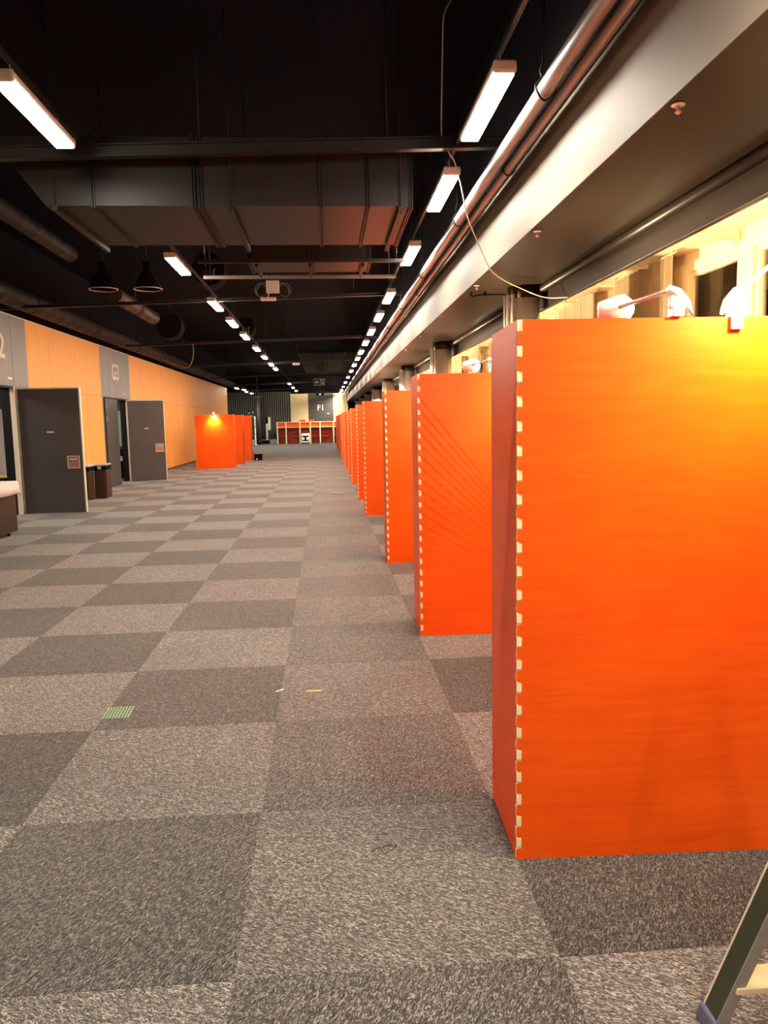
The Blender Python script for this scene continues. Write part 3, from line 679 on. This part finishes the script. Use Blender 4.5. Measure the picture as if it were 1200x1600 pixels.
bm = BM(); tube(bm, [(0, 0, .36), (0, 0, CZ-3.18)], .012, 6); obj('hanger_rod', bm, 'steel_dark', t)

# ------------------------------------------------------------------ orange finger-jointed boards
BW, BD, BH, BT, NP = 1.44, .50, 2.0, .019, 23
def board_poly(w0, w1, odd0, odd1, ch=.005):
    """outline in (u, z): finger joints along both upright edges"""
    per = BH/NP
    def side(x_out, x_in, odd):
        pts = []
        s = 1 if x_in > x_out else -1
        for k in range(NP):
            z0 = k*per
            seq = [(z0, z0+per/2, not odd), (z0+per/2, z0+per, odd)]
            for (a, b, is_out) in seq:
                x = x_out if is_out else x_in
                if is_out: pts += [(x+s*ch if a > 0 else x, a), (x, a+ch if a > 0 else a), (x, b-ch if b < BH-.001 else b), (x+s*ch if b < BH-.001 else x, b)]
                else: pts += [(x, a), (x, b)]
        out = []
        for p in pts:
            if not out or (abs(p[0]-out[-1][0])+abs(p[1]-out[-1][1])) > 1e-6: out.append(p)
        return out
    left = side(w0, w0+BT+.001, odd0); right = side(w1, w1-BT-.001, odd1)
    return right + left[::-1]
def board_mesh(axis, u0, u1, odd0, odd1, v0):
    bm = BM(); P = board_poly(u0, u1, odd0, odd1)
    def pt(u, z, v): return (u, v, z) if axis == 'x' else (v, u, z)
    a = [bm.verts.new(pt(u, z, v0)) for u, z in P]; b = [bm.verts.new(pt(u, z, v0+BT)) for u, z in P]
    f1 = bm.faces.new(a); f2 = bm.faces.new(b[::-1]); f1.material_index = f2.material_index = 0
    n = len(P)
    for i in range(n): bm.faces.new((a[i], b[i], b[(i+1) % n], a[(i+1) % n])).material_index = 1
    bmesh.ops.triangulate(bm, faces=[f1, f2])
    return bm
def make_board(label):
    t = thing('display_board', label, 'board', (0, 0, 0))
    obj('front_panel', board_mesh('x', 0, BW, False, False, 0), ['board', 'edge'], t)
    obj('side_panel', board_mesh('y', 0, BD, True, False, 0), ['board', 'edge'], t)
    obj('side_panel', board_mesh('y', 0, BD, True, False, BW-BT), ['board', 'edge'], t)
    return t
RB = [(.675, 2.675, -.036), (.69, 5.72, -.02), (.684, 8.80, -.01), (.66, 13.36, 0), (.655, 16.28, 0), (.665, 20.37, 0), (.69, 24.1, 0), (.67, 27.9, 0), (.66, 30.6, 0), (.68, 35.4, 0), (.66, 39.6, 0), (.62, 45.2, 0)]
LB = [(-4.845, 28.98, .02), (-4.79, 31.7, .02), (-4.75, 34.6, .02)]
bd0 = None
for i, (x, y, a) in enumerate(RB):
    lab = '%s orange finger-jointed board from the camera in the long right row' % ORD[i]
    if i == 0: lab = 'nearest and largest orange finger-jointed board, cut by the right frame edge'
    if i == len(RB)-1: lab = 'farthest orange finger-jointed board at the end of the right row'
    if bd0 is None: bd0 = make_board(lab); bd0.location = (x, y, 0); bd0.rotation_euler = (0, 0, a); bd0['group'] = 'orange boards of the right row'
    else: dup(bd0, (x, y, 0), a, lab)
for i, (x, y, a) in enumerate(LB):
    lab = ['front orange board of the three by the veneer wall, lamp on top', 'middle orange board of the three standing by the veneer wall', 'rear orange board of the three standing by the veneer wall'][i]
    r = dup(bd0, (x, y, 0), a, lab); r['group'] = 'orange boards by the veneer wall'

# clamp lamps on the boards
def clamp_lamp(label, loc, rz, head, aim, watts, group=None):
    """jaw over a board top at loc; head, aim in local coordinates"""
    t = thing('clamp_lamp', label, 'lamp', loc, rz, group)
    lip = -.045 if head[1] < 0 else .003
    bm = BM(); bbox(bm, -.021, .021, -.017, -.0015, lip, .030, .004); bbox(bm, -.021, .021, BT+.0015, BT+.016, -.045, .030, .004); bbox(bm, -.021, .021, -.017, BT+.016, .002, .034, .004); obj('clamp', bm, 'whitemetal', t)
    h = Vector(head); s = -1 if h.x < 0 else 1
    bm = BM(); tube(bm, [(-s*.05, 0, .008), (-s*.035, 0, .05), (0, 0, .082), (s*.035, 0, .10)], .012, 8, True, [.008, .013, .020, .014])
    bbox(bm, -.03, .03, -.014, .02, .028, .075, .01); obj('pivot_body', bm, 'whitemetal', t)
    bm = BM(); tube(bm, [(s*.02, 0, .095), tuple(h*.55+Vector((0, 0, .045))), tuple(h)], .008, 8); obj('arm', bm, 'alu', t)
    d = (Vector(aim)-h).normalized(); rot = Vector((0, 0, -1)).rotation_difference(d).to_matrix().to_4x4()
    bm = BM(); lathe(bm, [(.022, .05), (.034, .045), (.050, -.02), (.056, -.055), (.052, -.056), (.046, -.03)], 20); bmesh.ops.transform(bm, matrix=Matrix.Translation(h) @ rot, verts=bm.verts); hd = obj('lamp_head', bm, 'whitemetal', t)
    bm = BM(); lathe(bm, [(.046, -.050), (.040, -.068), (.024, -.082), (.006, -.087)], 20); bmesh.ops.transform(bm, matrix=Matrix.Translation(h) @ rot, verts=bm.verts); obj('lens', bm, 'bulb', hd)
    ld = bpy.data.lights.new('lamp_beam', 'SPOT'); ld.energy = watts; ld.color = LAMP_COLOUR; ld.spot_size = math.radians(140 if head[1] > 0 else 125); ld.spot_blend = .9; ld.shadow_soft_size = .045
    lo = bpy.data.objects.new('lamp_beam', ld); COL.objects.link(lo); lo.parent = hd; lo.location = h + d*.10; lo.rotation_euler = d.to_track_quat('-Z', 'Y').to_euler()
    return t
for i, (x, y, a) in enumerate(RB[:9]):
    c, s = math.cos(a), math.sin(a)
    def on(u): return (x+c*u, y+s*u, BH)
    who = 'nearest orange board' if i == 0 else '%s orange board of the right row' % ORD[i]
    clamp_lamp('white clamp lamp on the corridor side of the %s' % who, on(.775 if i == 0 else .95), a, (.16, -.30, .26) if i == 0 else (.18, -.30, .10), (-.02, 0, -.12), LAMP_WATTS, 'clamp lamps on the board fronts')
    clamp_lamp('white clamp lamp leaning behind the %s' % who, on(.565), a, (-.12, .34, .075), (.63, .19, .13), LAMP_BACK_WATTS, 'clamp lamps behind the boards')
x, y, a = LB[0]
clamp_lamp('small bright clamp lamp on the front board by the veneer wall', (x+.72, y+.014, BH), a, (.0, -.22, .03), (0, 0, -.3), LAMP_WATTS, None)

# ------------------------------------------------------------------ waste bins, counter, small things
def bin_(label, loc):
    t = thing('waste_bin', label, 'bin', loc, group='brown waste bins beside the G2 door')
    bm = BM(); bbox(bm, -.14, .14, -.2, .2, .02, .66, .02); obj('bin_body', bm, 'brown', t)
    bm = BM(); bbox(bm, -.15, .15, -.21, .21, .66, .76, .012); obj('bin_collar', bm, 'black', t)
    bm = BM(); bbox(bm, -.152, .152, -.214, .214, .757, .80, .016, 3); obj('bin_lid', bm, 'silver', t)
    bm = BM(); bbox(bm, -.05, .03, -.222, -.209, .675, .75, .006); obj('latch', bm, 'silver', t)
    for sx in (-1, 1):
        bm = BM(); tube(bm, [(sx*.11-.015, -.15, .03), (sx*.11+.015, -.15, .03)], .03, 12); obj('wheel', bm, 'white', t)
    return t
bin_('nearer brown waste bin, half hidden by the open G2 door', (-5.43, 17.65, 0)); bin_('third brown waste bin, standing behind the other two against the veneer wall', (-5.66, 18.2, 0)); b = bin_('farther brown waste bin with silver lid, beside the closed G3 leaf', (-5.19, 18.16, 0))
t = thing('counter_table', 'brown counter on castors at the left frame edge', 'table', (-5.25, 10.9, 0))
bm = BM(); bbox(bm, -.40, .40, -1.35, 1.37, .06, .80, .01); obj('counter_body', bm, 'brown', t)
bm = BM(); bbox(bm, -.42, .42, -1.38, 1.40, .80, .83, .006); obj('counter_top', bm, 'brown', t)
for sx in (-1, 1):
    for y in (-1.2, .5, 1.2):
        bm = BM(); tube(bm, [(sx*.32-.015, y, .03), (sx*.32+.015, y, .03)], .03, 12); obj('castor', bm, 'black', t)
bm = BM(); W, Dn, nx, ny = .43, 1.39, 10, 30
def cl(u, v):     # u across, v along; overhang folds down
    x, y, z = u, v, .838
    if abs(u) > W: z -= (abs(u)-W)*.97; x = math.copysign(W+.012+(abs(u)-W)*.10+.012*math.sin(v*9), u)
    if abs(v) > Dn: z -= (abs(v)-Dn)*.97; y = math.copysign(Dn+.015+(abs(v)-Dn)*.12+.012*math.sin(u*11), v)
    return (x, y, max(z, .6))
us = [-W-.2, -W-.1, -W-.03, -W] + [W*(-1+2*k/8) for k in range(1, 8)] + [W, W+.03, W+.1, W+.2]; vs_ = [-Dn-.2, -Dn-.1, -Dn-.03, -Dn] + [Dn*(-1+2*k/24) for k in range(1, 24)] + [Dn, Dn+.03, Dn+.1, Dn+.2]
grid = [[bm.verts.new(cl(u, v)) for v in vs_] for u in us]
for i in range(len(us)-1):
    for j in range(len(vs_)-1): bm.faces.new((grid[i][j], grid[i+1][j], grid[i+1][j+1], grid[i][j+1])).smooth = True
tcl = obj('tablecloth', bm, 'cloth', None, (-5.25, 10.9, 0)); tag(tcl, 'pale tablecloth draped over the brown counter at the left edge', 'tablecloth')
md = tcl.modifiers.new('thickness', 'SOLIDIFY'); md.thickness = .003; md.offset = 1

# floor scraps
t = thing('mesh_scrap', 'small square of green dotted mesh lying on a dark carpet tile', 'scrap', (-1.25, 4.39, .0005), .05)
bm = BM(); 
for k in range(9): box(bm, -.07+k*.0175-.0016, -.07+k*.0175+.0016, -.085, .085, .0005, .002)
obj('mesh_strand', bm, 'green', t)
bm = BM()
for i in range(9):
    for j in range(7):
        q = (-.07+i*.0175, -.078+j*.026); box(bm, q[0]-.005, q[0]+.005, q[1]-.0068, q[1]+.0068, .002, .003)
o = obj('mesh_dot', bm, 'dot', t); o['kind'] = 'stuff'
bm = BM(); bbox(bm, -.048, .048, -.009, .009, 0, .004, .0015, 1); tag(obj('tape_strip', bm, 'yellowtape', None, (-.12, 4.60, .0005)), 'short yellow tape strip lying on the carpet in the walkway', 'tape')
bm = BM(); bbox(bm, -.03, .03, -.006, .006, 0, .003, .001, 1, Matrix.Rotation(.7, 4, 'Z')); tag(obj('paper_scrap', bm, 'white', None, (-.33, 4.64, .0005)), 'tiny white paper scrap beside the yellow tape strip', 'scrap')
bm = BM(); bbox(bm, -.14, .14, -.05, .05, 0, .02, .006); tag(obj('floor_plate', bm, 'alu', None, (.24, 17.7, .0005)), 'small pale plate on the carpet before the fifth right board', 'plate')
bm = BM(); tube(bm, spline([(-.05, -.02, .004), (-.02, .01, .006), (.0, -.03, .004), (.03, -.01, .008), (.05, .02, .004), (.01, .025, .004), (-.015, -.01, .01)]), .0013, 5); tag(obj('thread', bm, 'black', None, (.18, 2.79, 0)), 'tangled black thread on the carpet left of the nearest board', 'thread')

# hanging cable
t = thing('loose_cable', 'thin pale cable hanging from the ceiling past the second right batten', 'cable', (0, 0, 0))
bm = BM(); tube(bm, spline([(1.20, 7.1, CZ), (1.12, 7.0, 5.12), (1.105, 7.0, 4.8), (1.09, 7.0, 4.25), (1.10, 7.0, 4.10), (1.17, 7.05, 4.0), (1.22, 7.1, 3.95), (1.29, 7.2, 3.80), (1.42, 7.5, 3.55), (1.62, 7.8, 3.30), (1.73, 7.98, 3.19), (1.92, 8.3, 3.15), (2.2, 8.6, 3.10), (2.45, 8.5, 2.98), (2.62, 8.2, 2.93)], 6), .006, 6); obj('cable_run', bm, 'cable', t)
t = thing('wall_cable', 'dark looped cable hanging by the spiral duct over the veneer wall', 'cable', (0, 0, 0))
bm = BM(); tube(bm, spline([(-3.6, 21.9, 3.87), (-3.65, 22.2, 3.6), (-3.9, 23, 3.35), (-4.4, 24.5, 3.45), (-5.3, 26, 3.82)], 6), .014, 6); obj('cable_run', bm, 'pipe', t)

# ------------------------------------------------------------------ step ladder, lower right
t = thing('step_ladder', 'worn step ladder with green stile and cream tread, lower right corner', 'ladder', (1.0, 1.84, 0))
UP = Vector((.185, -.26, 1.0)); LN = 1.25
def stile(x, sgn, lean_y, nm, m):
    up = Vector((sgn*.185, lean_y, 1.0)); bm = BM()
    sh = Matrix(((1, 0, up.x, x), (0, 1, up.y, 0), (0, 0, 1, 0), (0, 0, 0, 1)))
    box(bm, -.0125, -.004, -.035, .030, .03, LN, 0, sh); s = obj(nm, bm, m, t)
    bm = BM(); box(bm, -.0145, .014, .030, .036, .03, LN, 0, sh); obj('rear_flange', bm, 'cream', s)
    bm = BM(); box(bm, -.004, .022, -.036, -.030, .03, LN, 0, sh); box(bm, -.0145, -.004, -.0385, -.035, .03, LN, 0, sh); obj('front_flange', bm, 'alu', s)
    bm = BM(); bbox(bm, -.022, .026, -.044, .042, 0, .05, .008, 2, sh); obj('rubber_foot', bm, 'bluefoot', s)
    return s
stile(0, 1, -.26, 'stile', 'green'); stile(.62, -1, -.26, 'stile', 'green')
for k in range(1, 5):
    z = .15+(k-1)*.27; up = UP*z
    bm = BM(); bbox(bm, up.x+.0, .62-up.x, up.y-.045, up.y+.040, z, z+.022, .004, 1); obj('tread', bm, 'tread', t)
bm = BM(); bbox(bm, UP.x*LN-.03, .65-UP.x*LN, UP.y*LN-.10, UP.y*LN+.06, LN, LN+.03, .008); obj('top_platform', bm, 'tread', t)
for sx in (.24, .38):
    bm = BM(); tube(bm, [(sx + (-.22 if sx < .3 else .22), -.86, 0), (sx, UP.y*LN-.06, LN)], .014, 8); obj('rear_leg', bm, 'alu', t)
